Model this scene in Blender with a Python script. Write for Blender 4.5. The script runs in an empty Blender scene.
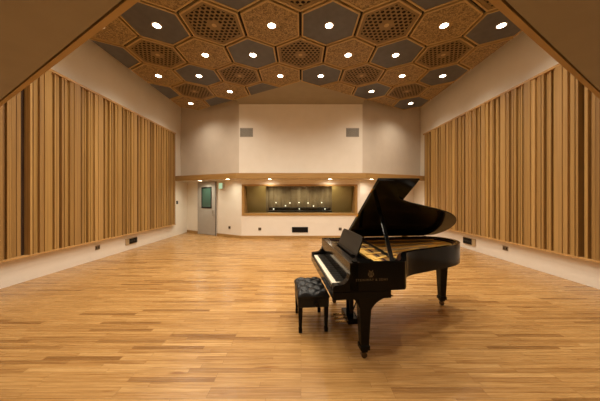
import bpy, bmesh, math, random
from mathutils import Vector, Matrix
random.seed(7)
S = bpy.context.scene
C = S.collection
PI = math.pi
T30 = math.tan(math.radians(30))

# ------------------------------------------------------------------ helpers
def link_mesh(name, bm, mat, parent=None, smooth=False, bevel=0):
    me = bpy.data.meshes.new(name)
    bmesh.ops.recalc_face_normals(bm, faces=bm.faces[:])
    bm.to_mesh(me); bm.free()
    mats = mat if isinstance(mat, (list, tuple)) else [mat]
    for m in mats: me.materials.append(m)
    o = bpy.data.objects.new(name, me); C.objects.link(o)
    if smooth:
        for p in me.polygons: p.use_smooth = True
    if parent: o.parent = parent
    if bevel:
        b = o.modifiers.new('bevel', 'BEVEL'); b.width = bevel; b.segments = 2; b.limit_method = 'ANGLE'
        b.angle_limit = math.radians(40)
    return o

def tag(o, label, cat, group=None):
    o['label'] = label; o['category'] = cat
    if group: o['group'] = group
    return o

def thing(name, label, cat, loc=(0, 0, 0), rz=0, group=None):
    o = bpy.data.objects.new(name, None); C.objects.link(o)
    o.empty_display_size = .1
    o.location = loc; o.rotation_euler = (0, 0, rz)
    return tag(o, label, cat, group)

def struct(o):
    o['kind'] = 'structure'; return o

def NB(): return bmesh.new()

def box(bm, x0, x1, y0, y1, z0, z1, M=None):
    vs = [bm.verts.new((x, y, z)) for z in (z0, z1) for y in (y0, y1) for x in (x0, x1)]
    for f in ((0, 1, 3, 2), (4, 6, 7, 5), (0, 4, 5, 1), (2, 3, 7, 6), (0, 2, 6, 4), (1, 5, 7, 3)):
        bm.faces.new([vs[i] for i in f])
    if M is not None: bmesh.ops.transform(bm, matrix=M, verts=vs)
    return vs

def prism(bm, poly, z0, z1, M=None):
    n = len(poly)
    a = [bm.verts.new((p[0], p[1], z0)) for p in poly]
    b = [bm.verts.new((p[0], p[1], z1)) for p in poly]
    bm.faces.new(a[::-1]); bm.faces.new(b)
    for i in range(n):
        bm.faces.new((a[i], a[(i+1) % n], b[(i+1) % n], b[i]))
    if M is not None: bmesh.ops.transform(bm, matrix=M, verts=a + b)
    return a + b

def ring(bm, outer, inner, z0, z1):
    n = len(outer)
    R = [[bm.verts.new((p[0], p[1], z)) for p in q] for q in (outer, inner) for z in (z0, z1)]
    ob, ot, ib, it = R
    for i in range(n):
        j = (i+1) % n
        bm.faces.new((ob[i], ob[j], ot[j], ot[i])); bm.faces.new((ib[j], ib[i], it[i], it[j]))
        bm.faces.new((ot[i], ot[j], it[j], it[i])); bm.faces.new((ob[j], ob[i], ib[i], ib[j]))

def tube(bm, a, b, r, n=10, r2=None):
    a = Vector(a); b = Vector(b); d = (b - a)
    q = d.to_track_quat('Z', 'Y').to_matrix()
    r2 = r if r2 is None else r2
    A = []; B = []
    for i in range(n):
        t = 2*PI*i/n; v = Vector((math.cos(t), math.sin(t), 0))
        A.append(bm.verts.new(a + q @ (v*r))); B.append(bm.verts.new(b + q @ (v*r2)))
    bm.faces.new(A[::-1]); bm.faces.new(B)
    for i in range(n):
        bm.faces.new((A[i], A[(i+1) % n], B[(i+1) % n], B[i]))
    return A + B

def lathe(bm, prof, n=20, M=None, c=(0, 0, 0)):
    rows = []
    for r, z in prof:
        rows.append([bm.verts.new((c[0] + max(r, 1e-4)*math.cos(2*PI*i/n), c[1] + max(r, 1e-4)*math.sin(2*PI*i/n), c[2] + z)) for i in range(n)])
    for a, b in zip(rows, rows[1:]):
        for i in range(n):
            bm.faces.new((a[i], a[(i+1) % n], b[(i+1) % n], b[i]))
    bm.faces.new(rows[0][::-1]); bm.faces.new(rows[-1])
    vs = [v for r in rows for v in r]
    if M is not None: bmesh.ops.transform(bm, matrix=M, verts=vs)
    return vs

def wall_poly(p, q, t):
    """plan quad of a wall from p to q, thickened by t to the left of p->q"""
    d = (Vector(q) - Vector(p)).normalized(); n = Vector((-d.y, d.x))*t
    return [tuple(p), tuple(q), tuple(Vector(q)+n), tuple(Vector(p)+n)]

def ordn(k): return ['first', 'second', 'third', 'fourth', 'fifth', 'sixth', 'seventh', 'eighth', 'ninth', 'tenth', 'eleventh'][k]

# ---------------------------------------------------------------- materials
def mat(name, col, rough=.5, metal=0., coat=0., emit=None, spec=.5):
    m = bpy.data.materials.new(name); m.use_nodes = True
    b = m.node_tree.nodes['Principled BSDF']
    b.inputs['Base Color'].default_value = (*col, 1)
    b.inputs['Roughness'].default_value = rough
    b.inputs['Metallic'].default_value = metal
    b.inputs['Coat Weight'].default_value = coat
    b.inputs['Specular IOR Level'].default_value = spec
    if emit:
        b.inputs['Emission Color'].default_value = (*emit[:3], 1)
        b.inputs['Emission Strength'].default_value = emit[3]
    return m

def nodes(m): return m.node_tree.nodes, m.node_tree.links, m.node_tree.nodes['Principled BSDF']

def ramp(N, stops):
    r = N.new('ShaderNodeValToRGB')
    e = r.color_ramp.elements
    e[0].position, e[0].color = stops[0][0], (*stops[0][1], 1)
    e[1].position, e[1].color = stops[-1][0], (*stops[-1][1], 1)
    for p, c in stops[1:-1]:
        x = e.new(p); x.color = (*c, 1)
    return r

def noise_mat(name, c1, c2, scale, rough=.6, stretch=(1, 1, 1), detail=4, bump=0., **k):
    m = mat(name, c1, rough, **k); N, L, b = nodes(m)
    tc = N.new('ShaderNodeTexCoord'); mp = N.new('ShaderNodeMapping'); mp.inputs['Scale'].default_value = stretch
    nz = N.new('ShaderNodeTexNoise'); nz.inputs['Scale'].default_value = scale; nz.inputs['Detail'].default_value = detail
    r = ramp(N, [(.3, c1), (.7, c2)])
    L.new(tc.outputs['Object'], mp.inputs[0]); L.new(mp.outputs[0], nz.inputs[0]); L.new(nz.outputs[0], r.inputs[0])
    L.new(r.outputs[0], b.inputs['Base Color'])
    if bump:
        bp = N.new('ShaderNodeBump'); bp.inputs['Strength'].default_value = bump; bp.inputs['Distance'].default_value = .01
        L.new(nz.outputs[0], bp.inputs['Height']); L.new(bp.outputs[0], b.inputs['Normal'])
    return m

def slat_mat():
    m = mat('slat_wood', (.4, .2, .07), .5); N, L, b = nodes(m)
    tc = N.new('ShaderNodeTexCoord'); mp = N.new('ShaderNodeMapping'); mp.inputs['Scale'].default_value = (30, 30, .5)
    nz = N.new('ShaderNodeTexNoise'); nz.inputs['Scale'].default_value = 1.2; nz.inputs['Detail'].default_value = 3
    oi = N.new('ShaderNodeObjectInfo')
    ad = N.new('ShaderNodeVectorMath'); ad.operation = 'ADD'
    L.new(tc.outputs['Object'], mp.inputs[0]); L.new(mp.outputs[0], ad.inputs[0]); L.new(oi.outputs['Random'], ad.inputs[1])
    L.new(ad.outputs[0], nz.inputs[0])
    r1 = ramp(N, [(0, (.27, .145, .042)), (.35, (.50, .30, .088)), (.7, (.37, .21, .066)), (1, (.57, .35, .12))])
    L.new(oi.outputs['Random'], r1.inputs[0])
    mx = N.new('ShaderNodeMix'); mx.data_type = 'RGBA'; mx.blend_type = 'MULTIPLY'; mx.inputs[0].default_value = .55
    r2 = ramp(N, [(.3, (.55, .5, .45)), (.65, (1, 1, 1))])
    L.new(nz.outputs[0], r2.inputs[0]); L.new(r1.outputs[0], mx.inputs[6]); L.new(r2.outputs[0], mx.inputs[7])
    L.new(mx.outputs[2], b.inputs['Base Color'])
    return m

def floor_mat():
    m = mat('oak_strip_floor', (.5, .3, .12), .25); N, L, b = nodes(m)
    tc = N.new('ShaderNodeTexCoord')
    br = N.new('ShaderNodeTexBrick'); br.offset = .37; br.offset_frequency = 3; br.squash = 1.25; br.squash_frequency = 4
    br.inputs['Scale'].default_value = 1; br.inputs['Brick Width'].default_value = .78; br.inputs['Row Height'].default_value = .058
    br.inputs['Mortar Size'].default_value = .0016; br.inputs['Mortar Smooth'].default_value = .3; br.inputs['Bias'].default_value = 0
    br.inputs['Color1'].default_value = (0, 0, 0, 1); br.inputs['Color2'].default_value = (1, 1, 1, 1); br.inputs['Mortar'].default_value = (.1, .1, .1, 1)
    L.new(tc.outputs['Object'], br.inputs[0])
    r1 = ramp(N, [(0, (.27, .135, .042)), (.13, (.41, .222, .075)), (.5, (.475, .268, .094)), (.85, (.51, .295, .107)), (1, (.57, .345, .135))])
    L.new(br.outputs['Color'], r1.inputs[0])
    mp = N.new('ShaderNodeMapping'); mp.inputs['Scale'].default_value = (1.1, 26, 1)
    L.new(tc.outputs['Object'], mp.inputs[0])
    # the grain moves from strip to strip
    ad = N.new('ShaderNodeVectorMath'); ad.operation = 'MULTIPLY_ADD'; ad.inputs[1].default_value = (23, 0, 9)
    L.new(br.outputs['Color'], ad.inputs[0]); L.new(mp.outputs[0], ad.inputs[2])
    nz = N.new('ShaderNodeTexNoise'); nz.inputs['Scale'].default_value = 1.6; nz.inputs['Detail'].default_value = 6; nz.inputs['Roughness'].default_value = .65
    L.new(ad.outputs[0], nz.inputs[0])
    r2 = ramp(N, [(.28, (.42, .33, .24)), (.42, (.84, .79, .72)), (.6, (1, 1, 1)), (.8, (1.0, .95, .88))])
    L.new(nz.outputs[0], r2.inputs[0])
    mx = N.new('ShaderNodeMix'); mx.data_type = 'RGBA'; mx.blend_type = 'MULTIPLY'; mx.inputs[0].default_value = .75
    L.new(r1.outputs[0], mx.inputs[6]); L.new(r2.outputs[0], mx.inputs[7])
    # a few knots and mineral streaks
    mp2 = N.new('ShaderNodeMapping'); mp2.inputs['Scale'].default_value = (2.2, 15, 1); L.new(tc.outputs['Object'], mp2.inputs[0])
    n2 = N.new('ShaderNodeTexNoise'); n2.inputs['Scale'].default_value = .9; n2.inputs['Detail'].default_value = 2; L.new(mp2.outputs[0], n2.inputs[0])
    r3 = ramp(N, [(.66, (1, 1, 1)), (.76, (.62, .5, .36))]); L.new(n2.outputs[0], r3.inputs[0])
    m2 = N.new('ShaderNodeMix'); m2.data_type = 'RGBA'; m2.blend_type = 'MULTIPLY'; m2.inputs[0].default_value = 1.
    L.new(mx.outputs[2], m2.inputs[6]); L.new(r3.outputs[0], m2.inputs[7])
    mp3 = N.new('ShaderNodeMapping'); mp3.inputs['Scale'].default_value = (1.0, 48, 1); L.new(tc.outputs['Object'], mp3.inputs[0])
    n3 = N.new('ShaderNodeTexNoise'); n3.inputs['Scale'].default_value = 1.3; n3.inputs['Detail'].default_value = 5; n3.inputs['Roughness'].default_value = .6
    L.new(mp3.outputs[0], n3.inputs[0])
    r4 = ramp(N, [(.34, (.55, .44, .32)), (.44, (.92, .9, .86)), (.5, (1, 1, 1))]); L.new(n3.outputs[0], r4.inputs[0])
    m3 = N.new('ShaderNodeMix'); m3.data_type = 'RGBA'; m3.blend_type = 'MULTIPLY'; m3.inputs[0].default_value = .85
    L.new(m2.outputs[2], m3.inputs[6]); L.new(r4.outputs[0], m3.inputs[7])
    m4 = N.new('ShaderNodeMix'); m4.data_type = 'RGBA'; m4.blend_type = 'MULTIPLY'; m4.inputs[7].default_value = (.55, .42, .28, 1)
    L.new(br.outputs['Fac'], m4.inputs[0]); L.new(m3.outputs[2], m4.inputs[6])
    L.new(m4.outputs[2], b.inputs['Base Color'])
    rr = N.new('ShaderNodeMapRange'); rr.inputs['To Min'].default_value = .21; rr.inputs['To Max'].default_value = .33; b.inputs['Specular IOR Level'].default_value = .4
    L.new(nz.outputs[0], rr.inputs[0]); L.new(rr.outputs[0], b.inputs['Roughness'])
    bp = N.new('ShaderNodeBump'); bp.inputs['Strength'].default_value = .12; bp.inputs['Distance'].default_value = .004
    L.new(br.outputs['Color'], bp.inputs['Height']); L.new(bp.outputs[0], b.inputs['Normal'])
    return m

def burl_mat():
    m = mat('burl_wood', (.3, .16, .06), .55); N, L, b = nodes(m)
    tc = N.new('ShaderNodeTexCoord')
    v = N.new('ShaderNodeTexNoise'); v.inputs['Scale'].default_value = 24; v.inputs['Detail'].default_value = 3; v.inputs['Distortion'].default_value = 1.5
    L.new(tc.outputs['Object'], v.inputs[0])
    r = ramp(N, [(.40, (.11, .064, .02)), (.5, (.255, .162, .055)), (.62, (.37, .25, .10))])
    L.new(v.outputs[0], r.inputs[0]); L.new(r.outputs[0], b.inputs['Base Color'])
    return m

M = {}
M['paint'] = noise_mat('wall_paint', (.81, .75, .655), (.84, .78, .69), 3, rough=.8)
M['paintf'] = noise_mat('facet_darker_tone', (.63, .555, .46), (.67, .59, .49), 3, rough=.9)  # darker tone than the middle section of the upper wall
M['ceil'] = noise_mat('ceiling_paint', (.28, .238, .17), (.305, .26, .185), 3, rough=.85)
M['floor'] = floor_mat()
M['slat'] = slat_mat()
M['oak'] = noise_mat('oak_trim', (.44, .245, .085), (.56, .33, .125), 1.6, rough=.42, stretch=(1, 1, 14))
M['oakh'] = noise_mat('oak_board', (.33, .185, .055), (.44, .26, .085), 1.5, rough=.42, stretch=(1.2, 1.2, 22))
M['oakd'] = noise_mat('oak_edge_trim', (.36, .22, .07), (.43, .275, .095), 1.5, rough=.45, stretch=(1.2, 1.2, 22))
M['dark'] = mat('dark_gap', (.008, .004, .002), .9)
M['slatback'] = mat('slat_backing_dark', (.06, .028, .010), .8)  # very dark brown board seen in the gaps between slats
M['burl'] = burl_mat()
M['slate'] = noise_mat('slate_panel', (.066, .063, .067), (.09, .086, .09), 6, rough=.45)
M['lattice'] = noise_mat('lattice_wood', (.17, .105, .032), (.225, .14, .045), 8, rough=.5)
M['hexedge'] = noise_mat('hexagon_edge_wood', (.38, .245, .09), (.46, .31, .12), 6, rough=.5)
M['lamp'] = mat('lamp_lens', (1, .95, .85), .4, emit=(1, .84, .62, 30))
M['lampring'] = mat('lamp_ring', (.75, .70, .62), .35)
M['black'] = mat('piano_black', (.004, .0036, .0033), .12, coat=.0, spec=.14)
M['satin'] = mat('satin_black', (.007, .0062, .006), .28, spec=.3)
M['leather'] = noise_mat('black_leather', (.006, .006, .0065), (.010, .010, .010), 90, rough=.42, bump=.1, spec=.28)
M['gold'] = noise_mat('plate_bronze', (.88, .54, .13), (.95, .62, .18), 9, rough=.5, metal=.0, spec=.15)
M['sound'] = noise_mat('spruce_board', (.52, .30, .09), (.62, .37, .13), 2, rough=.4, stretch=(1, 14, 1))
M['string'] = mat('string_steel', (.5, .38, .24), .35, metal=.9)
M['brass'] = mat('brass', (.72, .46, .15), .25, metal=1)
M['letter'] = mat('gilt_lettering', (.17, .125, .065), .55)
M['caster'] = mat('dark_brass', (.10, .06, .025), .4, metal=.6)
M['mahog'] = noise_mat('inner_rim_wood', (.05, .018, .009), (.075, .028, .013), 3, rough=.3, stretch=(4, 4, 30))
M['felt'] = mat('dark_felt', (.03, .008, .006), .9)
M['ivory'] = mat('ivory_key', (.86, .78, .62), .25)
M['ebony'] = mat('ebony_key', (.01, .01, .01), .3)
M['doorpaint'] = noise_mat('door_paint', (.40, .37, .33), (.43, .40, .36), 4, rough=.5)
M['doorglass'] = mat('green_door_glass', (.045, .10, .075), .12)
M['steel'] = mat('steel', (.45, .42, .38), .35, metal=.8)
M['blackplastic'] = mat('black_plastic', (.007, .006, .006), .6, spec=.2)
M['vent'] = mat('vent_metal', (.30, .27, .22), .5, metal=.2)
M['ventdark'] = mat('vent_dark', (.06, .05, .04), .8)
M['plate'] = mat('outlet_plate', (.24, .18, .11), .45, metal=.4)
M['tanplate'] = mat('tan_plate', (.45, .33, .18), .5)
M['sign'] = mat('green_sign_face', (.5, .8, .55), .5, emit=(.55, 1, .68, .55))
M['signbox'] = mat('sign_box', (.45, .44, .40), .5)
M['booth'] = noise_mat('olive_booth_cloth', (.60, .42, .15), (.65, .46, .17), 30, rough=.95)
M['curtain'] = noise_mat('booth_curtain', (.30, .215, .115), (.52, .40, .245), 2.5, rough=.9, stretch=(1.6, 1, .05))
M['console'] = mat('console_black', (.02, .018, .016), .4)
M['pin'] = mat('dot_glow', (1, 1, .9), .4, emit=(1, .93, .74, 4))
def glass_mat():
    m = bpy.data.materials.new('window_glass'); m.use_nodes = True
    N = m.node_tree.nodes; L = m.node_tree.links; N.clear()
    o = N.new('ShaderNodeOutputMaterial'); mx = N.new('ShaderNodeMixShader'); t = N.new('ShaderNodeBsdfTransparent'); g = N.new('ShaderNodeBsdfGlossy')
    t.inputs[0].default_value = (.84, .86, .82, 1); g.inputs['Roughness'].default_value = .02
    f = N.new('ShaderNodeFresnel'); f.inputs[0].default_value = 1.5
    L.new(f.outputs[0], mx.inputs[0]); L.new(t.outputs[0], mx.inputs[1]); L.new(g.outputs[0], mx.inputs[2]); L.new(mx.outputs[0], o.inputs[0])
    return m
M['glass'] = glass_mat()

# ---------------------------------------------------------------- dimensions
XL, XR = -5.42, 5.36          # side walls
ZH = 1.65+3.53                     # underside of the hexagon panels
ZC = 5.9                     # plain ceiling
P = 1.1826                      # hexagon pitch
ROW1, DR = 4.94, 1.1826*math.sqrt(3)/2
GX = -.012                    # middle line of the hexagon grid
APEX = ROW1 + 2*DR + P/(2*math.sqrt(3))
CW = 9.68                     # middle back wall (lower)
BA = 8.30                     # apex of the two back wall facets
CX = (CW - BA)/T30
SOF = 2.37                    # back soffit height
FSZ = 2.95                    # front soffit height
FL_A, FL_B = .906, .572       # front soffit edge, left side:  y = A + B|x|
FR_A, FR_B = .794, .585

def backy(x): return BA + T30*abs(x - GX)
def hexback(x): return APEX + T30*abs(x - GX)

# ---------------------------------------------------------------- room shell
YB = -1.6
bm = NB(); box(bm, XL-.3, XR+.3, YB-.3, 14.2, -.12, 0); struct(link_mesh('floor', bm, M['floor']))
bm = NB(); box(bm, XL-.3, XR+.3, YB-.3, 14.2, ZC, ZC+.15); struct(link_mesh('ceiling', bm, M['ceil']))
bm = NB(); box(bm, XL-.25, XL, YB-.25, 14, 0, ZC); struct(link_mesh('wall_left', bm, M['paint']))
bm = NB(); box(bm, XR, XR+.25, YB-.25, 14, 0, ZC); struct(link_mesh('wall_right', bm, M['paint']))
bm = NB(); box(bm, XL, XR, YB-.25, YB, 0, ZC); struct(link_mesh('wall_front', bm, M['paint']))

# back wall, lower storey: middle section (with the window opening) and two facets
WX0, WX1, WZ0, WZ1 = -2.31, 2.20, .98, 2.14
bl = (GX-CX, CW); brr = (GX+CX, CW)
TH = .3
bm = NB()
box(bm, bl[0], WX0, CW, CW+TH, 0, ZC); box(bm, WX1, brr[0], CW, CW+TH, 0, ZC)
box(bm, WX0, WX1, CW, CW+TH, 0, WZ0); box(bm, WX0, WX1, CW, CW+TH, WZ1, ZC)
struct(link_mesh('wall_back', bm, M['paint']))
lc = (XL, backy(XL)); rc = (XR, backy(XR))
bm = NB(); prism(bm, [bl, lc, (lc[0], lc[1]+.3), (bl[0], bl[1]+.3)], 0, ZC); struct(link_mesh('wall_back_left', bm, M['paint']))
bm = NB(); prism(bm, [brr, rc, (rc[0], rc[1]+.3), (brr[0], brr[1]+.3)], 0, ZC); struct(link_mesh('wall_back_right', bm, M['paint']))

# upper back bulkhead (projects over the lower wall) and its soffit
UD, USL = 9.25, .52
UX = 2.39
def up_pts(d, cx):
    return [(XL, d + USL*(abs(XL) - cx)), (-cx, d), (cx-.02, d), (XR, d + USL*(XR - cx))]
U = up_pts(UD, UX)
ZU = ZC
FP = [(XL, 10.32), (-2.45, 9.0), (2.43, 9.0), (XR, 10.28)]
back_pl = [rc, brr, bl, lc]
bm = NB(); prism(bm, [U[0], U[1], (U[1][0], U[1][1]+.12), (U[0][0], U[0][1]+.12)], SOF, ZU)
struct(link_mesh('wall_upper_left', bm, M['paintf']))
bm = NB(); prism(bm, [U[1], U[2], (U[2][0], U[2][1]+.12), (U[1][0], U[1][1]+.12)], SOF, ZU)
struct(link_mesh('wall_upper_middle', bm, M['paint']))
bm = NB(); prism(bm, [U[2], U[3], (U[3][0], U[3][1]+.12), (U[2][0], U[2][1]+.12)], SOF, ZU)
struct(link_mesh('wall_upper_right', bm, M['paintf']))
bm = NB(); prism(bm, [(p[0], p[1]+.1) for p in FP] + [(p[0], p[1]-.001) for p in back_pl], SOF, SOF+.08)
struct(link_mesh('ceiling_soffit_back', bm, M['paint']))
bm = NB()
ob = FP; ib = [(p[0], p[1]+.1) for p in FP]
for i in range(3):
    prism(bm, [ob[i], ob[i+1], ib[i+1], ib[i]], 2.36, 2.57)
iu = [(p[0], p[1]) for p in U]
for i in range(3):
    prism(bm, [ib[i], ib[i+1], iu[i+1], iu[i]], 2.55, 2.57)
struct(link_mesh('trim_1', bm, M['oakh']))

# lowered plain ceiling between the hexagons and the middle of the upper wall
ZL = 1.65+3.595
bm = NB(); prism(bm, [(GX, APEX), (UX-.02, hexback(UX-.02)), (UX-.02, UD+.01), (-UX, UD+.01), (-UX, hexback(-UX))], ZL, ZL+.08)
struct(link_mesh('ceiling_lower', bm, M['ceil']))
def facet_left_at(px):   # point on the left facet seen at image column px
    u = (px-301)/240
    y = (BA + T30*GX)/(1 + T30*u); return Vector((u*y, y))
d0 = facet_left_at(198.6); W_D = (facet_left_at(217.2)-d0).length
# baseboards on the back walls
for nm, a, b in (('baseboard_back', bl, brr), ('baseboard_back_left', lc, bl), ('baseboard_back_right', brr, rc)):
    bm = NB(); d = (Vector(b)-Vector(a)).normalized(); n = Vector((d.y, -d.x))*.02
    if nm == 'baseboard_back_left':
        # stops at the door frame on both sides
        for s, e in ((0, (d0-Vector(lc)).length), ((d0-Vector(lc)).length+W_D, (Vector(b)-Vector(a)).length)):
            p = Vector(a)+d*s; q = Vector(a)+d*e
            prism(bm, [tuple(p+n), tuple(q+n), tuple(q), tuple(p)], 0, .11)
    else:
        prism(bm, [tuple(Vector(a)+n), tuple(Vector(b)+n), b, a], 0, .11)
    struct(link_mesh(nm, bm, M['oakh']))

# front soffit over the camera with slanting edges, its oak edge trim and the wall above it
def fe_l(x): return FL_A + FL_B*abs(x)
def fe_r(x): return FR_A + FR_B*abs(x)
XM = (FL_A-FR_A)/(FL_B+FR_B)   # ridge of the two edge lines
ym = FR_A + FR_B*XM
eL = (XL, fe_l(XL)); eM = (XM, ym); eR = (XR, fe_r(XR))
bm = NB(); prism(bm, [(XL, YB), (XR, YB), eR, eM], FSZ, FSZ+.08); prism(bm, [(XL, YB), eM, eL], FSZ, FSZ+.08)
struct(link_mesh('ceiling_soffit_front', bm, M['ceil']))
def edge_pts(off): return [(eL[0], eL[1]+off), (eM[0], eM[1]+off), (eR[0], eR[1]+off)]
g0, g1, g2 = edge_pts(0), edge_pts(.016), edge_pts(.016+.05)
bm = NB()
for i in range(2): prism(bm, [g0[i], g0[i+1], g1[i+1], g1[i]], FSZ+.04, FSZ+.08)
struct(link_mesh('trim_2', bm, M['dark']))  # near-black strip paints the shadow gap beside the oak edge
for k, i in ((3, 0), (4, 1)):
    bm = NB(); prism(bm, [g1[i], g1[i+1], g2[i+1], g2[i]], FSZ-.004, FSZ+.16)
    struct(link_mesh('trim_%d' % k, bm, M['oakd']))
g3 = edge_pts(-.12); g4 = edge_pts(.05)
for nm, i in (('wall_bulkhead_left', 0), ('wall_bulkhead_right', 1)):
    bm = NB(); prism(bm, [g3[i], g3[i+1], g4[i+1], g4[i]], FSZ+.08, ZC)
    struct(link_mesh(nm, bm, M['paint']))

# ---------------------------------------------------------------- lights
def spot(loc, power, angle=150, blend=1., col=(1, .88, .715), rad=.075, name='spot_beam'):
    l = bpy.data.lights.new(name, 'SPOT'); l.energy = power; l.spot_size = math.radians(angle); l.spot_blend = blend
    l.color = col; l.shadow_soft_size = rad
    o = bpy.data.objects.new(name, l); o.location = loc; C.objects.link(o); return o

def make_downlight(loc, label, group, r=.075):
    t = thing('recessed_downlight', label, 'ceiling light', loc, 0, group)
    bm = NB()
    n = 24
    oc = [(r*1.3*math.cos(2*PI*i/n), r*1.3*math.sin(2*PI*i/n)) for i in range(n)]
    ic = [(r*math.cos(2*PI*i/n), r*math.sin(2*PI*i/n)) for i in range(n)]
    ring(bm, oc, ic, -.008, .0)
    link_mesh('trim_ring', bm, M['lampring'], t)
    bm = NB(); lathe(bm, [(r*.99, -.001), (r*.99, -.004), (r*.5, -.008)], 24)
    link_mesh('lens', bm, M['lamp'], t)
    return t
DL = None
def downlight(loc, label, group):
    global DL
    if DL is None:
        DL = make_downlight(loc, label, group); return DL
    r = DL.copy(); C.objects.link(r); r.location = loc; r['label'] = label; r['group'] = group
    for ch in list(DL.children):
        c = ch.copy(); C.objects.link(c); c.parent = r
    return r

# ---------------------------------------------------------------- hexagon ceiling
RH = P/math.sqrt(3)
GAP = .032
def hexpts(r, c=(0, 0)): return [(c[0] + r*math.sin(PI/3*i), c[1] + r*math.cos(PI/3*i)) for i in range(6)]
TH_H = .055
def bm_frame():
    bm = NB(); ring(bm, hexpts(RH-GAP), hexpts(RH-GAP-.036), -.0, TH_H); return bm
def bm_face():
    bm = NB(); prism(bm, hexpts(RH-GAP-.034), .012, .03); return bm
def bm_lattice():
    bm = NB(); r0 = RH-GAP-.034; pit = .102
    ap = r0*math.cos(PI/6)
    # perforated board: every cell is a ring from its hexagon outline to a round hole
    def inside(x, y, k): return all(abs(x*math.cos(a)+y*math.sin(a)) <= k for a in (0, PI/3, 2*PI/3))
    done = []
    n = int(r0/pit)+3
    for j in range(-n, n+1):
        for i in range(-n, n+1):
            x = (i + .5*(j % 2))*pit; y = j*pit*math.sqrt(3)/2
            if not inside(x, y, ap - pit*.36): continue
            hole = pit*.385 if x*x+y*y > (pit*1.1)**2 else 0
            oc = [(x + pit/math.sqrt(3)*math.sin(PI/3*q), y + pit/math.sqrt(3)*math.cos(PI/3*q)) for q in range(6)]
            if hole:
                ic = [(x + hole*math.sin(PI/3*q), y + hole*math.cos(PI/3*q)) for q in range(6)]
                R = [[bm.verts.new((p[0], p[1], z)) for p in qq] for qq, z in ((oc, .012), (ic, .012), (ic, .019))]
                for q in range(6):
                    s = (q+1) % 6
                    bm.faces.new((R[0][q], R[0][s], R[1][s], R[1][q])); bm.faces.new((R[1][q], R[1][s], R[2][s], R[2][q]))
            else:
                bm.faces.new([bm.verts.new((p[0], p[1], .012)) for p in oc])
    return bm
def bm_lborder():
    bm = NB(); r0 = RH-GAP-.034
    ring(bm, hexpts(r0), hexpts(r0-.075), .010, .02); return bm
def bm_back():
    bm = NB(); prism(bm, hexpts(RH-GAP-.034), .044, .05); return bm
def bm_rose():
    bm = NB(); lathe(bm, [(.05, .008), (.05, .012)], 18); return bm

def clip(bm, cx, cy):
    """cut a panel where the ceiling ends (side walls, back facets, front bulkhead)"""
    def cut(co, no):
        g = bm.verts[:] + bm.edges[:] + bm.faces[:]
        res = bmesh.ops.bisect_plane(bm, geom=g, dist=1e-5, plane_co=Vector((co[0]-cx, co[1]-cy, 0)), plane_no=no, clear_outer=True)
        ed = [e for e in res['geom_cut'] if isinstance(e, bmesh.types.BMEdge)]
        if ed and len(bm.faces) < 200: bmesh.ops.holes_fill(bm, edges=ed)
    s = -1 if cx < GX else 1
    cut((GX + s*4*P - s*.01, 0), Vector((s, 0, 0)))
    cut((GX, APEX-.02), Vector((-s*T30, 1, 0)))
    if s < 0: cut((0, FL_A+.12), Vector((-FL_B, -1, 0)))
    else: cut((0, FR_A+.12), Vector((FR_B, -1, 0)))
    return bm

rowname = {0: 'nearest row', 1: 'second nearest row', 2: 'third nearest row', 3: 'fourth nearest row', 4: 'second farthest row', 5: 'farthest row'}
hexes = []
for r in range(0, 6):
    y = ROW1 + (r-1)*DR
    ks = [k + .5 for k in range(-4, 4)] if r % 2 else list(range(-4, 5))
    for k in ks:
        x = GX + k*P
        typ = ['burl', 'slate', 'lattice'][int(math.floor(k) - (0 if r % 2 == 0 else 0) + 12 + (1 if r % 2 else 0) + (2 if r % 2 == 0 else 1)) % 3]
        hexes.append((r, k, x, y, typ))
# kinds as seen: odd rows run burl, slate, lattice from k=-3.5; even rows have the lattice on the middle line
def kind(r, k):
    if r % 2: return ['burl', 'slate', 'lattice'][int(k + 3.5) % 3]
    return ['lattice', 'burl', 'slate'][int(k) % 3]
desc = {'burl': 'tan burl wood', 'slate': 'slate grey', 'lattice': 'perforated brown wood'}
rowitems = {}
for r, k, x, y, _ in hexes:
    t = kind(r, k)
    bm = clip(bm_frame(), x, y)
    if len(bm.faces) < 6: bm.free(); continue
    a = sum(f.calc_area() for f in bm.faces); bm.free()
    if a < .12: continue
    rowitems.setdefault(r, []).append((k, x, y, t))
full = {}
lamps = []
for r in sorted(rowitems):
    its = rowitems[r]
    cnt = {}
    for k, x, y, t in its:
        i = cnt.get(t, 0); cnt[t] = i+1
        lab = '%s ceiling hexagon, %s such from the left in the %s' % (desc[t], ordn(i), rowname[r])
        root = thing('ceiling_hexagon', lab, 'ceiling panel', (x, y, ZH), 0, 'hexagon ceiling panels')
        s = -1 if x < GX else 1
        whole = abs(k) <= 3.5 and (y + RH) < APEX + T30*abs(x-GX) - T30*0 + .001 and y - RH > FL_A + .14 + FL_B*(abs(x)+P/2)
        # whole panels share their meshes
        def part(nm, fn, m, cl=True):
            key = (nm, t)
            if whole and key in full:
                o = full[key].copy(); C.objects.link(o); o.parent = root; return
            b = fn()
            if not whole: clip(b, x, y)
            if not b.faces: b.free(); return
            o = link_mesh(nm, b, m, root)
            if whole: full[key] = o
        part('frame', bm_frame, M['hexedge'])
        if t == 'lattice':
            part('perforated_board', bm_lattice, M['lattice'])
            part('border', bm_lborder, M['lattice'])
            part('backing', bm_back, M['dark'])
            if whole: part('rosette', bm_rose, M['hexedge'])
        else:
            part('face_panel', bm_face, M[t])
            inside = abs(x-GX) < 4*P-.2 and y < hexback(x) - .3 and y > 1.3 + .58*abs(x)
            if inside: lamps.append((r, x, y, t))
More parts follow.
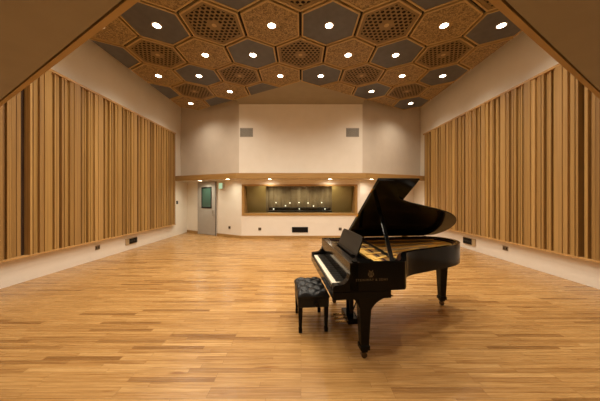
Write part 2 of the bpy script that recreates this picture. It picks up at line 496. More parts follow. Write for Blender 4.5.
# support board above the hexagons, near-black to shade the gaps between them
bm = NB(); prism(bm, [(GX-4*P, fe_l(GX-4*P)+.2), (XM, ym+.3), (GX, APEX-.02), (GX-3.5*P, hexback(GX-3.5*P)-.02), (GX-4*P, ROW1+4*DR+RH/2-.01)], ZH+TH_H, ZH+TH_H+.015)
prism(bm, [(XM, ym+.3), (GX+4*P, fe_r(GX+4*P)+.2), (GX+4*P, ROW1+4*DR+RH/2-.01), (GX+3.5*P, hexback(GX+3.5*P)-.02), (GX, APEX-.02)], ZH+TH_H, ZH+TH_H+.015)
struct(link_mesh('ceiling_gap_board', bm, M['dark']))

POW = 150
bycount = {}
for r, x, y, t in lamps:
    i = bycount.get((r, t), 0); bycount[(r, t)] = i+1
    lab = 'round downlight in the %s lit %s hexagon from the left, %s' % (ordn(i), desc[t].replace(' wood', ''), rowname[r].split(',')[0])
    downlight((x, y, ZH+.012), lab, 'hexagon ceiling downlights')
    spot((x, y, ZH-.02), POW)
# the rows of ceiling lamps above and behind the photographer
for x, y in ((-.6, 2.89), (.58, 2.89), (-1.19, 1.87), (1.17, 1.87)):
    spot((x, y, ZH-.02), POW)
# soffit lamps at the back
backl = [(-4.30, 10.22, 'leftmost soffit downlight above the grey door'), (-2.87, 9.40, 'soffit downlight above the small green sign'),
         (-1.22, 9.36, 'soffit downlight above the left half of the booth window'), (1.126, 9.36, 'soffit downlight above the right half of the booth window'),
         (2.76, 9.40, 'soffit downlight behind the top of the raised piano lid'), (4.15, 10.14, 'rightmost soffit downlight near the right slatted wall')]
for i, (x, y, lab) in enumerate(backl):
    downlight((x, y, SOF), 'small round ' + lab, 'back soffit downlights')
    spot((x, y, SOF-.02), (80, 40, 46, 46, 40, 50)[i], 165, 1., (1, .97, .76) if i < 2 else (1, .89, .73), .05)
# soffit lamps over the photographer
for x, y in ((-3.4, .4), (3.4, .4), (-1.2, -.5), (1.2, -.5)):
    spot((x, y, FSZ-.02), 100, 130, .9)

# ---------------------------------------------------------------- slatted diffuser panels on the side walls
SEQ = [(w*1.5 if d == 0 else w, d) for w, d in [(.018, .0), (.045, .10), (.012, .0), (.030, .13), (.034, .115), (.012, .0), (.042, .10), (.016, .0), (.046, .14), (.015, .0), (.056, .135), (.022, .0), (.040, .095), (.095, .136), (.145, .15)]]
SW = sum(w for w, d in SEQ)
PZ0, PZ1 = .505, 4.36
def diffuser(side, y0, y1, seq, label, group):
    """seq runs from near to far; x protrudes from the wall into the room"""
    X = XL if side < 0 else XR
    t = thing('diffuser_panel', label, 'acoustic panel', (X, y0, PZ0), 0, group)
    sx = 1 if side < 0 else -1
    def b2(nm, d0, d1, ya, yb, za, zb, m):
        bm = NB(); box(bm, min(sx*d0, sx*d1), max(sx*d0, sx*d1), ya-y0, yb-y0, za-PZ0, zb-PZ0); return link_mesh(nm, bm, m, t)
    b2('backing_board', .0, .022, y0, y1, PZ0+.02, PZ1-.02, M['slatback'])
    b2('bottom_rail', .0, .155, y0, y1, PZ0, PZ0+.03, M['oak'])
    b2('top_rail', .0, .155, y0, y1, PZ1-.05, PZ1, M['oak'])
    y = y0; tot = sum(w for w, d in seq); k = (y1-y0)/tot
    for w, d in seq:
        if d > 0:
            b2('slat', .022, d, y, y+w*k-.002, PZ0+.03, PZ1-.05, M['slat'])
        y += w*k
    return t
def make_side(side, start, b0, mod, end, name):
    secs = []
    n = 0
    secs.append((start, b0, SEQ[7:]))
    y = b0
    while y + mod < end - .02:
        secs.append((y, y+mod, SEQ)); y += mod
    secs.append((y, end, SEQ[:11] if end-y < .45 else SEQ[:13]))
    N_ = len(secs)
    for i, (a, b, s) in enumerate(secs):
        j = N_-1-i
        s = list(s)
        if 0 < i < N_-1 and i % 2 == 0:      # alternate modules shuffle the middle wells a little
            s[1], s[4] = s[4], s[1]
        where = 'at the far end' if j == 0 else '%s from the far end' % ordn(j)
        diffuser(side, a, b, s, 'slatted wooden wall panel on the %s wall, %s' % (name, where), 'slatted panels on the %s wall' % name)
make_side(-1, 4.66, 5.07, .662, 10.1, 'left')
make_side(1, 4.50, 4.93, .67, 10.24, 'right')
diffuser(-1, 4.04, 4.652, [(.16, .15), (.022, .0), (.03, .1), (.018, .0), (.03, .12), (.02, .12), (.02, .06), (.06, .09), (.02, .0), (.05, .07), (.055, .0)], 'slatted wooden panel at the left edge of the photo, nearer than the dark joint', 'slatted panels on the left wall')
diffuser(1, 3.93, 4.494, [(.12, .14), (.02, .0), (.04, .1), (.018, .0), (.05, .12), (.02, .06), (.05, .12), (.02, .0), (.06, .1), (.03, .05), (.05, .13), (.06, .0)], 'slatted wooden panel at the right edge of the photo, nearer than the dark joint', 'slatted panels on the right wall')

# ---------------------------------------------------------------- booth window and the booth behind it
w = bpy.data.objects.new('window_1', None); C.objects.link(w); struct(w); w.location = (0, CW, 0)
def wpart(nm, bm, m, **k): return struct(link_mesh(nm, bm, m, w, **k))
fw = .085
x0, x1, z0, z1 = WX0-fw+.01, WX1+fw-.01, WZ0-.055, WZ1+.04
bm = NB()
box(bm, x0, x0+fw, -.025, 0, z0, z1); box(bm, x1-fw, x1, -.025, 0, z0, z1)
box(bm, x0+fw, x1-fw, -.025, 0, z1-.07, z1); box(bm, x0+fw, x1-fw, -.025, 0, z0, WZ0+.029)
wpart('window_frame', bm, M['oakh'])
# reveal boards: shallow at the top, deep at the bottom, so the pane leans
DT, DB = .12, .62
bm = NB()
for xa, xb in ((WX0, WX0+.03), (WX1-.03, WX1)):
    vs = []
    for x in (xa, xb):
        vs.append([bm.verts.new(p) for p in ((x, 0, WZ0), (x, DB, WZ0), (x, DT, WZ1), (x, 0, WZ1))])
    a, b = vs
    bm.faces.new(a); bm.faces.new(b[::-1])
    for i in range(4): bm.faces.new((a[i], a[(i+1) % 4], b[(i+1) % 4], b[i]))
wpart('window_jamb', bm, M['oakh'])
bm = NB(); box(bm, WX0+.03, WX1-.03, 0, DB, WZ0, WZ0+.03); wpart('window_sill', bm, M['oakh'])
bm = NB(); box(bm, WX0+.03, WX1-.03, 0, DT, WZ1-.03, WZ1); wpart('window_head', bm, M['oakh'])
bm = NB()
vs = [bm.verts.new(p) for p in ((WX0+.03, DB, WZ0+.03), (WX1-.03, DB, WZ0+.03), (WX1-.03, DT, WZ1-.03), (WX0+.03, DT, WZ1-.03))]
vs2 = [bm.verts.new((v.co.x, v.co.y+.012, v.co.z)) for v in vs]
bm.faces.new(vs); bm.faces.new(vs2[::-1])
for i in range(4): bm.faces.new((vs[i], vs2[i], vs2[(i+1) % 4], vs[(i+1) % 4]))
wpart('window_glass', bm, M['glass'])

BY0, BY1 = CW+TH, 13.6
BXL, BXR = -2.45, 2.42
for nm, p, q in (('wall_booth_left', (WX0-.02, CW+.66), (-1.62, 11.05)), ('wall_booth_right', (WX1+.02, CW+.66), (1.47, 11.05))):
    bm = NB(); d = (Vector(q)-Vector(p)).normalized(); n = Vector((-d.y, d.x))*.08
    prism(bm, [p, q, tuple(Vector(q)+n), tuple(Vector(p)+n)], .0, 2.55); struct(link_mesh(nm, bm, M['booth']))
bm = NB(); box(bm, XL+1.8, XR-1.8, BY1, BY1+.15, 0, 2.75); struct(link_mesh('wall_booth_back', bm, M['booth']))
bm = NB(); box(bm, XL+1.8, XL+1.9, 12.0, BY1, 0, 2.75); box(bm, XR-1.9, XR-1.8, 12.0, BY1, 0, 2.75); struct(link_mesh('wall_booth_side', bm, M['booth']))
bm = NB(); box(bm, XL+1.8, XR-1.8, BY0+.01, BY1+.15, 2.56, 2.7); struct(link_mesh('ceiling_booth', bm, M['ceil']))
# curtain at the back of the booth
bm = NB(); nn = 220; W2 = 2.45
up = []; lo = []
for i in range(nn+1):
    x = -W2 + 2*W2*i/nn
    yy = 13.32 + .055*math.sin(x*13 + 1.1*math.sin(x*3.1)) + .02*math.sin(x*37)
    lo.append(bm.verts.new((x, yy, .06))); up.append(bm.verts.new((x, yy, 2.5)))
for i in range(nn): bm.faces.new((lo[i], lo[i+1], up[i+1], up[i]))
o = link_mesh('curtain', bm, M['curtain'], smooth=True)
sd = o.modifiers.new('thick', 'SOLIDIFY'); sd.thickness = .012
tag(o, 'pale pleated curtain across the back of the control booth', 'curtain')
# console under the window
t = thing('mixing_console', 'long black mixing console just inside the booth window', 'console', (0, 11.55, 0))
bm = NB(); box(bm, -1.62, 1.50, -.02, .75, .78, 1.0); link_mesh('console_body', bm, M['console'], t, bevel=.01)
bm = NB(); box(bm, -1.62, 1.50, .5, .75, 1.0, 1.15); link_mesh('meter_bridge', bm, M['console'], t, bevel=.01)
for x in (-1.35, 1.25):
    bm = NB(); box(bm, x-.06, x+.06, .1, .65, 0, .78); link_mesh('stand_leg', bm, M['console'], t)
for x in (-1.37, -.09, 1.2):
    bm = NB(); box(bm, x-.03, x+.03, .49, .5, 1.06, 1.09); link_mesh('signal_lamp', bm, M['pin'], t)
pins = ((276, 202.6), (285.5, 205.8), (290, 203), (299, 202.6), (308, 203), (313.5, 206), (321.6, 202.6))
for u, v in pins:  # added glowing dots stand in for lights reflected at the booth window
    d = 13.19
    tp = thing('glint_dot', 'tiny glowing dot standing in for a reflection before the booth curtain', 'lamp', ((u-301)/240*d, d, 1.65-(v-197.5)/240*d), 0, 'tiny reflection dots beyond the booth window')
    bm = NB(); lathe(bm, [(.02, 0), (.03, .02), (.02, .035)], 10, Matrix.Rotation(PI/2, 4, 'X')); link_mesh('bead', bm, M['pin'], tp)
    bm = NB(); tube(bm, (0, 0, 0), (0, .03, 0), .012, 8); link_mesh('socket', bm, M['console'], tp)
for x in (-1.5, 0, 1.5):
    spot((x, 12.55, 2.54), 85, 140, .7, (1, .86, .64))
for x in (-1.3, 1.2):  # added spots that brighten the booth's side panels
    spot((x, 10.75, 2.54), 48, 150, .9, (1, .86, .62))

# ---------------------------------------------------------------- door on the left facet
dvec = (Vector(bl)-Vector(lc)).normalized(); nvec = Vector((dvec.y, -dvec.x))
ang = math.atan2(dvec.y, dvec.x)
dr = bpy.data.objects.new('door_1', None); C.objects.link(dr); struct(dr)
dr.location = (d0.x, d0.y, 0); dr.rotation_euler = (0, 0, ang)
def dpart(nm, bm, m, par=None, **k): return struct(link_mesh(nm, bm, m, par or dr, **k))
bm = NB()
DH = 2.29
box(bm, .05, .05+W_D-.1, -.045, -.002, .01, DH)
slab = dpart('door_leaf', bm, M['doorpaint'], bevel=.004)
bm = NB(); box(bm, 0, .045, -.05, 0, 0, DH+.06); box(bm, W_D-.045, W_D, -.05, 0, 0, DH+.06); box(bm, .045, W_D-.045, -.05, 0, DH+.01, DH+.06)
dpart('door_frame', bm, M['doorpaint'])
gx0, gx1, gz0, gz1 = .27, W_D-.30, 1.18, 2.11
bm = NB()
box(bm, gx0, gx0+.05, -.06, -.045, gz0, gz1); box(bm, gx1-.05, gx1, -.06, -.045, gz0, gz1)
box(bm, gx0, gx1, -.06, -.045, gz0, gz0+.05); box(bm, gx0, gx1, -.06, -.045, gz1-.05, gz1)
dpart('vision_frame', bm, M['blackplastic'])
bm = NB(); box(bm, gx0+.05, gx1-.05, -.052, -.045, gz0+.05, gz1-.05); dpart('vision_glass', bm, M['doorglass'])
bm = NB(); tube(bm, (W_D-.19, -.10, .86), (W_D-.19, -.10, 1.10), .013); tube(bm, (W_D-.19, -.045, .88), (W_D-.19, -.1, .88), .01); tube(bm, (W_D-.19, -.045, 1.08), (W_D-.19, -.1, 1.08), .01)
dpart('door_handle', bm, M['steel'])
bm = NB(); box(bm, W_D-.045, W_D-.02, -.06, -.05, 0, DH+.03); dpart('door_seal', bm, M['ventdark'])

# lit green sign box
p = facet_left_at(222)
t = thing('wall_sign', 'small pale green lit sign box beside the grey door', 'sign', (p.x, p.y, 0), ang)
zc = 1.65 + 11.5*p.y/240
bm = NB(); box(bm, -.12, .15, -.075, 0, zc-.135, zc+.135); link_mesh('sign_box', bm, M['signbox'], t, bevel=.006)
bm = NB(); box(bm, -.11, .10, -.08, -.075, zc-.115, zc+.125); link_mesh('sign_face', bm, M['sign'], t)

# outlets and plates
def outlet(name, label, loc, rz, w=.12, h=.12, n=2, group='wall outlets'):
    t = thing(name, label, 'outlet', loc, rz, group)
    bm = NB(); box(bm, -w/2, w/2, -.008, 0, -h/2, h/2); link_mesh('cover_plate', bm, M['plate'], t, bevel=.003)
    for i in range(n):
        xx = (i-(n-1)/2)*w*.45
        bm = NB(); box(bm, xx-.017, xx+.017, -.011, -.008, -.03, .03); link_mesh('socket', bm, M['blackplastic'], t)
    return t
p = facet_left_at(229.5); outlet('wall_outlet', 'brown outlet plate on the wall facet right of the grey door', (p.x, p.y, 1.65-30*p.y/240), ang)
outlet('wall_outlet', 'brown outlet plate under the left half of the booth window', ((259.8-301)/240*CW, CW, 1.65-31.5*CW/240), 0)
outlet('wall_outlet', 'brown outlet plate under the right half of the booth window beside the music desk', ((340.2-301)/240*CW, CW, 1.65-31.5*CW/240), 0)
y = 240*5.42/203.5; outlet('wall_outlet', 'brown outlet plate low on the left side wall', (XL, y, 1.65-50*y/240), PI/2, .15, .12)
y = 240*5.36/204.5; outlet('wall_outlet', 'brown outlet plate low on the right side wall', (XR, y, 1.65-50.8*y/240), -PI/2, .17, .12)
# floor-level supply grille under the booth window
t = thing('wall_grille', 'wide black grille low on the wall under the booth window', 'grille', (-.04, CW, .35))
bm = NB(); ring_x = .325
box(bm, -.325, .325, -.012, 0, -.11, -.09); box(bm, -.325, .325, -.012, 0, .09, .11); box(bm, -.325, -.305, -.012, 0, -.09, .09); box(bm, .305, .325, -.012, 0, -.09, .09)
link_mesh('frame', bm, M['blackplastic'], t)
bm = NB()
for i in range(6):
    z = -.075+i*.03; box(bm, -.305, .305, -.010, -.002, z-.009, z+.009)
link_mesh('louvre_set', bm, M['blackplastic'], t)
bm = NB(); box(bm, -.305, .305, -.002, 0, -.09, .09); link_mesh('duct', bm, M['dark'], t)
# upper wall air vents
def vent(label, cx):
    zc = 1.65 + 65*UD/240; w, h = .25, .17
    t = thing('air_vent', label, 'vent', (cx, UD, zc), 0, 'air vents on the upper back wall')
    bm = NB(); box(bm, -w, w, -.012, 0, -h, -h+.025); box(bm, -w, w, -.012, 0, h-.025, h); box(bm, -w, -w+.025, -.012, 0, -h+.025, h-.025); box(bm, w-.025, w, -.012, 0, -h+.025, h-.025)
    link_mesh('frame', bm, M['vent'], t)
    bm = NB()
    for i in range(13):
        x = -w+.045 + i*(2*w-.09)/12; box(bm, x-.011, x+.011, -.010, -.002, -h+.025, h-.025)
    link_mesh('louvre_set', bm, M['vent'], t)
    bm = NB(); box(bm, -w+.025, w-.025, -.003, 0, -h+.025, h-.025); link_mesh('duct', bm, M['ventdark'], t)
vent('grey louvred air vent at the left of the upper back wall', (246.5-301)/240*UD)
vent('grey louvred air vent at the right of the upper back wall', (352.5-301)/240*UD)
# connector boxes on the side walls
def jackbox(label, X, ya, yb, zt, zb, sx):
    t = thing('connector_box', label, 'wall box', (X, ya, zb), 0, 'connector boxes low on the side walls')
    L_ = yb-ya; h = zt-zb
    bm = NB(); box(bm, min(-sx*.004, sx*.03), max(-sx*.004, sx*.03), 0, L_, 0, h); link_mesh('back_plate', bm, M['tanplate'], t, bevel=.004)
    bm = NB(); box(bm, min(sx*.03, sx*.045), max(sx*.03, sx*.045), L_*.27, L_*.98, .02, h-.02); link_mesh('black_panel', bm, M['blackplastic'], t, bevel=.004)
    for i in range(4):
        y = L_*(.36+.17*i); bm = NB(); tube(bm, (sx*.045, y, h/2), (sx*.05, y, h/2), .028, 12); link_mesh('jack', bm, M['console'], t)
y0 = 240*5.42/(301-125.3); y1 = 240*5.42/(301-136.2)
jackbox('black connector box with tan edge low on the left wall', XL, y0, y1, .37, .17, 1)
y0 = 240*5.36/(476-301); y1 = 240*5.36/(464-301)
jackbox('black connector box with grey edge low on the right wall', XR, y0, y1, .375, .15, -1)
# thermostat by the left panel end
y = 240*5.42/(301-176.8)
t = thing('thermostat', 'small dark wall control beside the far end of the left slatted wall', 'wall control', (XL, y, 1.65-5*y/240))
bm = NB(); box(bm, 0, .03, -.05, .05, -.07, .07); link_mesh('housing', bm, M['blackplastic'], t, bevel=.004)
bm = NB(); box(bm, .03, .034, -.03, .03, -.02, .04); link_mesh('display', bm, M['console'], t)

# ---------------------------------------------------------------- grand piano
TH_P = math.radians(5.7)
PW = 1.50
pn = thing('grand_piano', 'glossy black grand piano with raised lid on the oak floor', 'piano', (.335, 2.36, 0), TH_P)
ctrl = [(.15, 0), (.66, 0), (.74, .025), (.80, .11), (.87, .245), (.945, .36), (1.08, .445), (1.25, .51), (1.5, .60), (1.75, .695), (1.95, .805), (2.09, .94), (2.165, 1.12), (2.15, 1.30), (2.06, 1.43), (1.92, 1.49), (1.78, PW), (.15, PW)]
def smooth_line(pts, keep, n=5):
    out = []
    for i in range(len(pts)-1):
        if i in keep: out.append(pts[i]); continue
        p0 = pts[max(i-1, 0)]; p1 = pts[i]; p2 = pts[i+1]; p3 = pts[min(i+2, len(pts)-1)]
        for s in range(n):
            t = s/n
            f = lambda k: .5*((2*p1[k]) + (-p0[k]+p2[k])*t + (2*p0[k]-5*p1[k]+4*p2[k]-p3[k])*t*t + (-p0[k]+3*p1[k]-3*p2[k]+p3[k])*t**3)
            out.append((f(0), f(1)))
    out.append(pts[-1]); return out
out = smooth_line(ctrl, {0, len(ctrl)-2})
def inset(poly, t):
    n = len(poly); r = []
    for i in range(n):
        a = Vector(poly[i-1]); b = Vector(poly[i]); c = Vector(poly[(i+1) % n])
        d1 = (b-a).normalized(); d2 = (c-b).normalized()
        n1 = Vector((-d1.y, d1.x)); n2 = Vector((-d2.y, d2.x)); m = (n1+n2)
        m = m.normalized() if m.length > 1e-6 else n1
        k = t/max(m.dot(n1), .5)
        r.append((b.x+m.x*k, b.y+m.y*k))
    return r
inn = inset(out, .055); inn2 = inset(out, .085)
RZ0, RZ1 = .715, 1.0
bm = NB(); ring(bm, out, inn, RZ0, RZ1); rim = link_mesh('rim', bm, M['black'], pn, bevel=.006)
bm = NB(); ring(bm, inn, inn2, RZ0+.02, RZ1-.02); link_mesh('inner_rim', bm, M['mahog'], pn)
bm = NB(); prism(bm, inset(out, .06), RZ0+.02, RZ0+.05); sbd = link_mesh('soundboard', bm, M['sound'], pn)
# iron plate with open bays
pl = inset(out, .10)
bm = NB(); prism(bm, [(max(p[0], .46), p[1]) for p in pl], .945, .955); link_mesh('iron_plate', bm, M['gold'], pn)
def plan_bar(nm, a, b, wdt, za, zb, m, par=pn):
    a = Vector(a); b = Vector(b); d = (b-a).normalized(); n = Vector((-d.y, d.x))*wdt/2
    bm = NB(); prism(bm, [tuple(a-n), tuple(b-n), tuple(b+n), tuple(a+n)], za, zb); return link_mesh(nm, bm, m, par, bevel=.004)
for a, b in (((.5, .24), (.86, .46)), ((.5, .48), (1.3, .70)), ((.5, .74), (1.72, .92)), ((.5, 1.0), (1.98, 1.12)), ((.5, 1.3), (1.95, 1.34))):
    plan_bar('plate_strut', a, b, .045, .955, .975, M['gold'])
bm = NB(); box(bm, .46, .56, .12, PW-.12, .955, .966); link_mesh('pin_block', bm, M['gold'], pn)
bm = NB()
for i in range(70):
    w = .16 + i*(PW-.34)/69
    e = (.56, w, .964)
    L1 = .25 + .30*(w) + .80*max(0, w-.3)
    Lm = max([a[0] + (b[0]-a[0])*(w-a[1])/(b[1]-a[1]) for a, b in zip(out, out[1:]) if a[1] <= w < b[1]] or [1.9]) - .16
    tube(bm, e, (min(.6+L1, 1.9, Lm), min(w + .02*L1, PW-.14), .964), .0016, 4)
so = link_mesh('string_set', bm, M['string'], pn); so['kind'] = 'stuff'
plan_bar('bridge', (.82, .30), (1.75, 1.05), .03, .955, .962, M['sound'])
plan_bar('damper_rail', (.70, .14), (.78, PW-.16), .045, .966, .985, M['satin'])
plan_bar('felt_strip', (.60, .14), (.66, PW-.16), .03, .965, .970, M['felt'])
# keyboard end: arms, key bed, keys, fallboard, music shelf
arm = [(-.02, .715), (-.02, .765), (.0, .782), (.06, .785), (.105, .80), (.135, .835), (.15, .885), (.155, .945), (.165, .985), (.185, 1.0), (.24, 1.0), (.24, .715)]
for ya, yb in ((0, .085), (PW-.085, PW)):
    bm = NB()
    A = [bm.verts.new((p[0], ya, p[1])) for p in arm]; B = [bm.verts.new((p[0], yb, p[1])) for p in arm]
    bm.faces.new(A); bm.faces.new(B[::-1])
    for i in range(len(arm)): bm.faces.new((A[i], A[(i+1) % len(arm)], B[(i+1) % len(arm)], B[i]))
    link_mesh('key_arm', bm, M['black'], pn, bevel=.004)
bm = NB(); box(bm, -.02, .58, .0, PW, .635, .715); link_mesh('key_bed', bm, M['black'], pn, bevel=.008)
bm = NB(); box(bm, -.025, .0, .085, PW-.085, .70, .742); link_mesh('key_slip', bm, M['black'], pn, bevel=.004)
for ya, yb in ((.085, .135), (PW-.135, PW-.085)):
    bm = NB(); box(bm, .0, .15, ya, yb, .715, .765); link_mesh('key_block', bm, M['black'], pn, bevel=.004)
KY0, KY1 = .137, PW-.137
kw = (KY1-KY0)/52
bm = NB()
for i in range(52):
    box(bm, .002, .152, KY0+i*kw+.0006, KY0+(i+1)*kw-.0006, .735, .757)
kb = link_mesh('keyboard', bm, M['ivory'], pn); kb['label'] = 'row of white keys'
bm = NB()
for i in range(51):
    # from the bass (far) end: A B C D E F G
    n = i % 7
    if n in (1, 4): continue
    yy = KY1-(i+1)*kw
    box(bm, .052, .152, yy-.0055, yy+.0055, .757, .769)
link_mesh('sharp_set', bm, M['ebony'], kb)
bm = NB(); Mx = Matrix.Translation((.155, 0, .758)) @ Matrix.Rotation(math.radians(14), 4, 'Y')
box(bm, 0, .018, .09, PW-.09, 0, .20, Mx); link_mesh('fallboard', bm, M['black'], pn, bevel=.004)
bm = NB(); box(bm, .20, .235, .085, PW-.085, .945, 1.0); link_mesh('lock_rail', bm, M['black'], pn, bevel=.004)
bm = NB(); box(bm, .245, .46, .06, .24, .95, .975); box(bm, .245, .46, PW-.24, PW-.06, .95, .975); box(bm, .245, .42, .24, PW-.24, .95, .975)
link_mesh('music_shelf', bm, M['black'], pn, bevel=.003)
md = [(.33, .0), (.37, .0)]
bm = NB(); Mx = Matrix.Translation((.315, 0, .978)) @ Matrix.Rotation(math.radians(19), 4, 'Y')
prof = [(.30, 0), (.30, .19), (.32, .228), (.37, .242), (.62, .246), (.88, .246), (1.05, .242), (1.08, .228), (1.10, .19), (1.10, 0)]
A = [bm.verts.new((0, p[0], p[1])) for p in prof]; B = [bm.verts.new((.016, p[0], p[1])) for p in prof]
bm.faces.new(A); bm.faces.new(B[::-1])
for i in range(len(prof)): bm.faces.new((A[i], A[(i+1) % len(prof)], B[(i+1) % len(prof)], B[i]))
bmesh.ops.transform(bm, matrix=Mx, verts=bm.verts[:])
desk = link_mesh('music_desk', bm, M['satin'], pn, bevel=.003)
bm = NB(); Mx2 = Mx @ Matrix.Translation((-.035, 0, 0)); box(bm, 0, .036, .36, 1.06, 0, .014, Mx2); link_mesh('desk_ledge', bm, M['satin'], desk)
# lid, folded front flap, prop stick
PHI = math.radians(33)
LZ = 1.004
E = Vector((0, -math.cos(PHI), math.sin(PHI))); NN = Vector((0, math.sin(PHI), math.cos(PHI)))
def lidpt(L, W, h): return Vector((L, PW+.005, LZ)) + E*(PW-W) + NN*h
def lid_prism(name, poly, h0, h1, m, par):
    bm = NB()
    A = [bm.verts.new(lidpt(p[0], p[1], h0)) for p in poly]; B = [bm.verts.new(lidpt(p[0], p[1], h1)) for p in poly]
    bm.faces.new(A[::-1]); bm.faces.new(B); n = len(poly)
    for i in range(n): bm.faces.new((A[i], A[(i+1) % n], B[(i+1) % n], B[i]))
    return link_mesh(name, bm, m, par, bevel=.005)
lo_ = inset(out, -.022)
main = [(.55, -.022)] + [p for p in lo_ if p[0] > .56 and p[1] < PW-.02] + [(1.78, PW), (.55, PW)]
lid = lid_prism('lid', main, 0, .022, M['black'], pn)
lid_prism('lid_flap', [(.548, -.022), (1.035, -.022), (1.035, PW-.06), (.548, PW-.06)], .023, .043, M['black'], pn)
bm = NB()
for w in (.2, .8, 1.35):
    a = lidpt(.545, w-.04, .022); b = lidpt(.545, w+.04, .022); tube(bm, a, b, .008, 8)
link_mesh('lid_hinge', bm, M['brass'], lid)
for L_ in (.8, 1.55):
    bm = NB(); tube(bm, (L_-.05, PW-.002, 1.0), (L_+.05, PW-.002, 1.0), .008, 8); link_mesh('case_hinge', bm, M['brass'], pn)
bm = NB()
a = Vector((.63, .075, .965)); b = lidpt(.74, PW-.985, -.008)
ax = (b-a); q = ax.to_track_quat('Z', 'Y').to_matrix().to_4x4(); q.translation = a
box(bm, -.022, .022, -.013, .013, 0, ax.length, q); pr = link_mesh('prop_stick', bm, M['black'], pn, bevel=.003)
bm = NB(); lathe(bm, [(.02, 0), (.02, .012)], 14, Matrix.Translation(lidpt(.74, PW-.985, -.014)) @ NN.to_track_quat('Z', 'Y').to_matrix().to_4x4()); link_mesh('prop_cup', bm, M['brass'], lid)
# lettering and emblem on the treble side
def text_mesh(txt, size):
    cu = bpy.data.curves.new('lettering', 'FONT'); cu.body = txt; cu.size = size; cu.align_x = 'CENTER'; cu.extrude = .0006; cu.space_character = 1.3
    o = bpy.data.objects.new('tmp', cu); C.objects.link(o)
    bpy.context.view_layer.update()
    dg = bpy.context.evaluated_depsgraph_get()
    me = bpy.data.meshes.new_from_object(o.evaluated_get(dg), depsgraph=dg)
    bpy.data.objects.remove(o); return me
me = text_mesh('STEINWAY & SONS', .031); me.materials.clear(); me.materials.append(M['letter'])
lt = bpy.data.objects.new('lettering', me); C.objects.link(lt); lt.parent = pn
lt.location = (.375, -.0012, .818); lt.rotation_euler = (PI/2, 0, 0); lt['label'] = 'gilt maker lettering'
bm = NB()
def strip(pts, wdt):
    for (a, b) in zip(pts, pts[1:]):
        a = Vector(a); b = Vector(b); d = (b-a).normalized(); n = Vector((-d.y, d.x))*wdt/2
        vs = [bm.verts.new((p.x, -.001, p.y)) for p in (a-n, b-n, b+n, a+n)]; bm.faces.new(vs)
def arc(cx, cz, rx, rz, a0, a1, n=14): return [(cx+rx*math.cos(math.radians(a0+(a1-a0)*i/n)), cz+rz*math.sin(math.radians(a0+(a1-a0)*i/n))) for i in range(n+1)]
strip(arc(0, .022, .027, .022, 150, 390, 18), .006)         # bowl of the lyre
strip([(-.023, .033), (-.014, .050), (-.020, .064)], .005); strip([(.023, .033), (.014, .050), (.020, .064)], .005)
strip([(-.018, .052), (.018, .052)], .004)
for xx in (-.007, 0, .007): strip([(xx, .006), (xx, .052)], .002)
strip(arc(0, .024, .013, .014, 0, 360, 18), .005)
strip([(-.016, -.004), (.016, -.004)], .006)
em = link_mesh('emblem', bm, M['letter'], pn); em.location = (.365, -.0008, .862); em['label'] = 'gilt lyre emblem'

# legs
def piano_leg(cx, cy, ztop, flare):
    bm = NB()
    prof = [(ztop, .078), (ztop-.05, .074), (ztop-.055, .062), (.14, .041), (.138, .05), (.095, .05), (.092, .036), (.062, .03)]
    rows = []
    for z, h in prof: rows.append([bm.verts.new((cx+a*h, cy+b*h, z)) for a, b in ((-1, -1), (1, -1), (1, 1), (-1, 1))])
    for a, b in zip(rows, rows[1:]):
        for i in range(4): bm.faces.new((a[i], a[(i+1) % 4], b[(i+1) % 4], b[i]))
    bm.faces.new(rows[0]); bm.faces.new(rows[-1][::-1])
    lg = link_mesh('leg', bm, M['black'], pn, bevel=.004)
    bm = NB(); tube(bm, (cx, cy, .03), (cx, cy, .075), .018, 12)
    tube(bm, (cx, cy-.02, .030), (cx, cy+.02, .030), .030, 20)
    link_mesh('caster', bm, M['caster'], lg, smooth=False)
    if flare:
        # curved brackets to either side of the leg head
        for s, ln in ((-1, .13), (1, .25)):
            bm = NB()
            pts = [(0, ztop)] + [(s*(.045+ln*(1-math.cos(PI/2*i/10))), ztop-.20*(1-math.sin(PI/2*i/10))) for i in range(11)]
            A = [bm.verts.new((cx+p[0], cy-.05, p[1])) for p in pts] ; B = [bm.verts.new((cx+p[0], cy+.05, p[1])) for p in pts]
            bm.faces.new(A); bm.faces.new(B[::-1])
            for i in range(len(pts)): bm.faces.new((A[i], A[(i+1) % len(pts)], B[(i+1) % len(pts)], B[i]))
            link_mesh('bracket', bm, M['black'], lg)
piano_leg(.325, .09, .638, True)
piano_leg(.325, PW-.115, .638, True)
piano_leg(1.95, 1.14, .718, False)
# pedal lyre
ly = NB(); box(ly, .33, .43, .60, .90, .60, .64)
lyo = link_mesh('pedal_lyre', ly, M['black'], pn, bevel=.004)
for w in (.68, .82):
    bm = NB(); tube(bm, (.38, w, .13), (.38, w, .61), .026, 12, .034); link_mesh('lyre_post', bm, M['black'], lyo, smooth=False)
bm = NB(); box(bm, .31, .45, .59, .91, .07, .14); link_mesh('pedal_box', bm, M['black'], lyo, bevel=.006)
for w in (.66, .75, .84):
    bm = NB(); box(bm, .17, .31, w-.018, w+.018, .075, .09); link_mesh('pedal', bm, M['brass'], lyo, bevel=.005)
for w in (.66, .84):
    bm = NB(); tube(bm, (.45, w, .12), (.66, w, .64), .009, 8); link_mesh('brace_rod', bm, M['satin'], lyo)

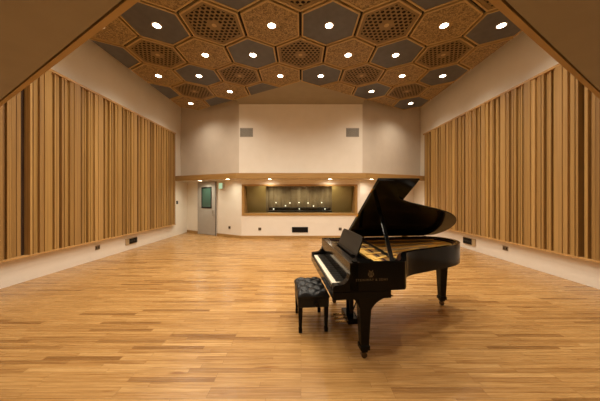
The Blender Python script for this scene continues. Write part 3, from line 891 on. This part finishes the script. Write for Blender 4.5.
# ---------------------------------------------------------------- piano bench
be = thing('piano_bench', 'black tufted leather piano bench drawn up to the keyboard', 'bench', (.125, 3.20, 0), TH_P)
hw, hl = .195, .30
bm = NB(); nx, ny = 28, 42
grid = []
def tuft(u, v):
    # u,v in 0..1 ; diamond tufting with deep buttons
    a = u*2; b = v*3
    k = abs(math.sin(PI*(a+b)/1.0))*abs(math.sin(PI*(a-b)/1.0))
    edge = min(u, 1-u)/.10, min(v, 1-v)/.07
    e = min(1, min(edge)); e = math.sin(e*PI/2)
    return .026*e + .034*(k**.5)*e
for i in range(nx+1):
    row = []
    for j in range(ny+1):
        u, v = i/nx, j/ny
        row.append(bm.verts.new((-hw+2*hw*u, -hl+2*hl*v, .452 + tuft(u, v))))
    grid.append(row)
for i in range(nx):
    for j in range(ny): bm.faces.new((grid[i][j], grid[i+1][j], grid[i+1][j+1], grid[i][j+1]))
loop = [grid[i][0] for i in range(nx+1)] + [grid[nx][j] for j in range(1, ny+1)] + [grid[i][ny] for i in range(nx-1, -1, -1)] + [grid[0][j] for j in range(ny-1, 0, -1)]
low = [bm.verts.new((v.co.x, v.co.y, .425)) for v in loop]
for i in range(len(loop)):
    j = (i+1) % len(loop); bm.faces.new((loop[i], loop[j], low[j], low[i]))
bm.faces.new(low)
cu = link_mesh('cushion', bm, M['leather'], be, smooth=True)
for a in range(1, 4):
    for b in range(1, 6):
        if (a+b) % 2 == 0:
            bm = NB(); lathe(bm, [(.009, 0), (.008, .006), (.003, .009)], 10, Matrix.Translation((-hw+2*hw*a/4, -hl+2*hl*b/6, .478)))
            link_mesh('button', bm, M['leather'], cu)
bm = NB(); box(bm, -hw+.006, hw-.006, -hl+.006, hl-.006, .315, .425); link_mesh('apron', bm, M['leather'], be, bevel=.008)
for s in (-1, 1):
    for q in (-1, 1):
        bm = NB(); cx, cy = s*(hw-.036), q*(hl-.05)
        rows = []
        for z, h in ((.33, .027), (.27, .027), (.06, .019), (.055, .023), (.0, .021)):
            rows.append([bm.verts.new((cx+a*h, cy+b*h, z)) for a, b in ((-1, -1), (1, -1), (1, 1), (-1, 1))])
        for a, b in zip(rows, rows[1:]):
            for i in range(4): bm.faces.new((a[i], a[(i+1) % 4], b[(i+1) % 4], b[i]))
        bm.faces.new(rows[0]); bm.faces.new(rows[-1][::-1])
        link_mesh('leg', bm, M['black'], be, bevel=.003)
    bm = NB(); tube(bm, (.03, s*(hl-.01), .37), (.03, s*(hl+.045), .37), .012, 12); tube(bm, (.03, s*(hl+.02), .37), (.03, s*(hl+.045), .37), .03, 18)
    link_mesh('adjusting_knob', bm, M['black'], be, bevel=.003)

# ---------------------------------------------------------------- world, camera, view
wd = bpy.data.worlds.new('world'); S.world = wd; wd.use_nodes = True
wd.node_tree.nodes['Background'].inputs[0].default_value = (0, 0, 0, 1)
cam = bpy.data.cameras.new('camera'); co = bpy.data.objects.new('camera', cam); C.objects.link(co)
co.location = (0, 0, 1.65); co.rotation_euler = (PI/2, 0, 0)
cam.sensor_width = 36; cam.sensor_fit = 'HORIZONTAL'; cam.lens = 14.4; cam.shift_x = -1/600; cam.shift_y = -3/600
cam.clip_start = .02; cam.clip_end = 60
S.camera = co
S.view_settings.view_transform = 'Standard'; S.view_settings.look = 'None'; S.view_settings.gamma = 1; S.view_settings.use_curve_mapping = False
S.view_settings.exposure = -0.25
S.cycles.use_denoising = True
S.cycles.max_bounces = 10; S.cycles.diffuse_bounces = 6; S.cycles.sample_clamp_indirect = 4
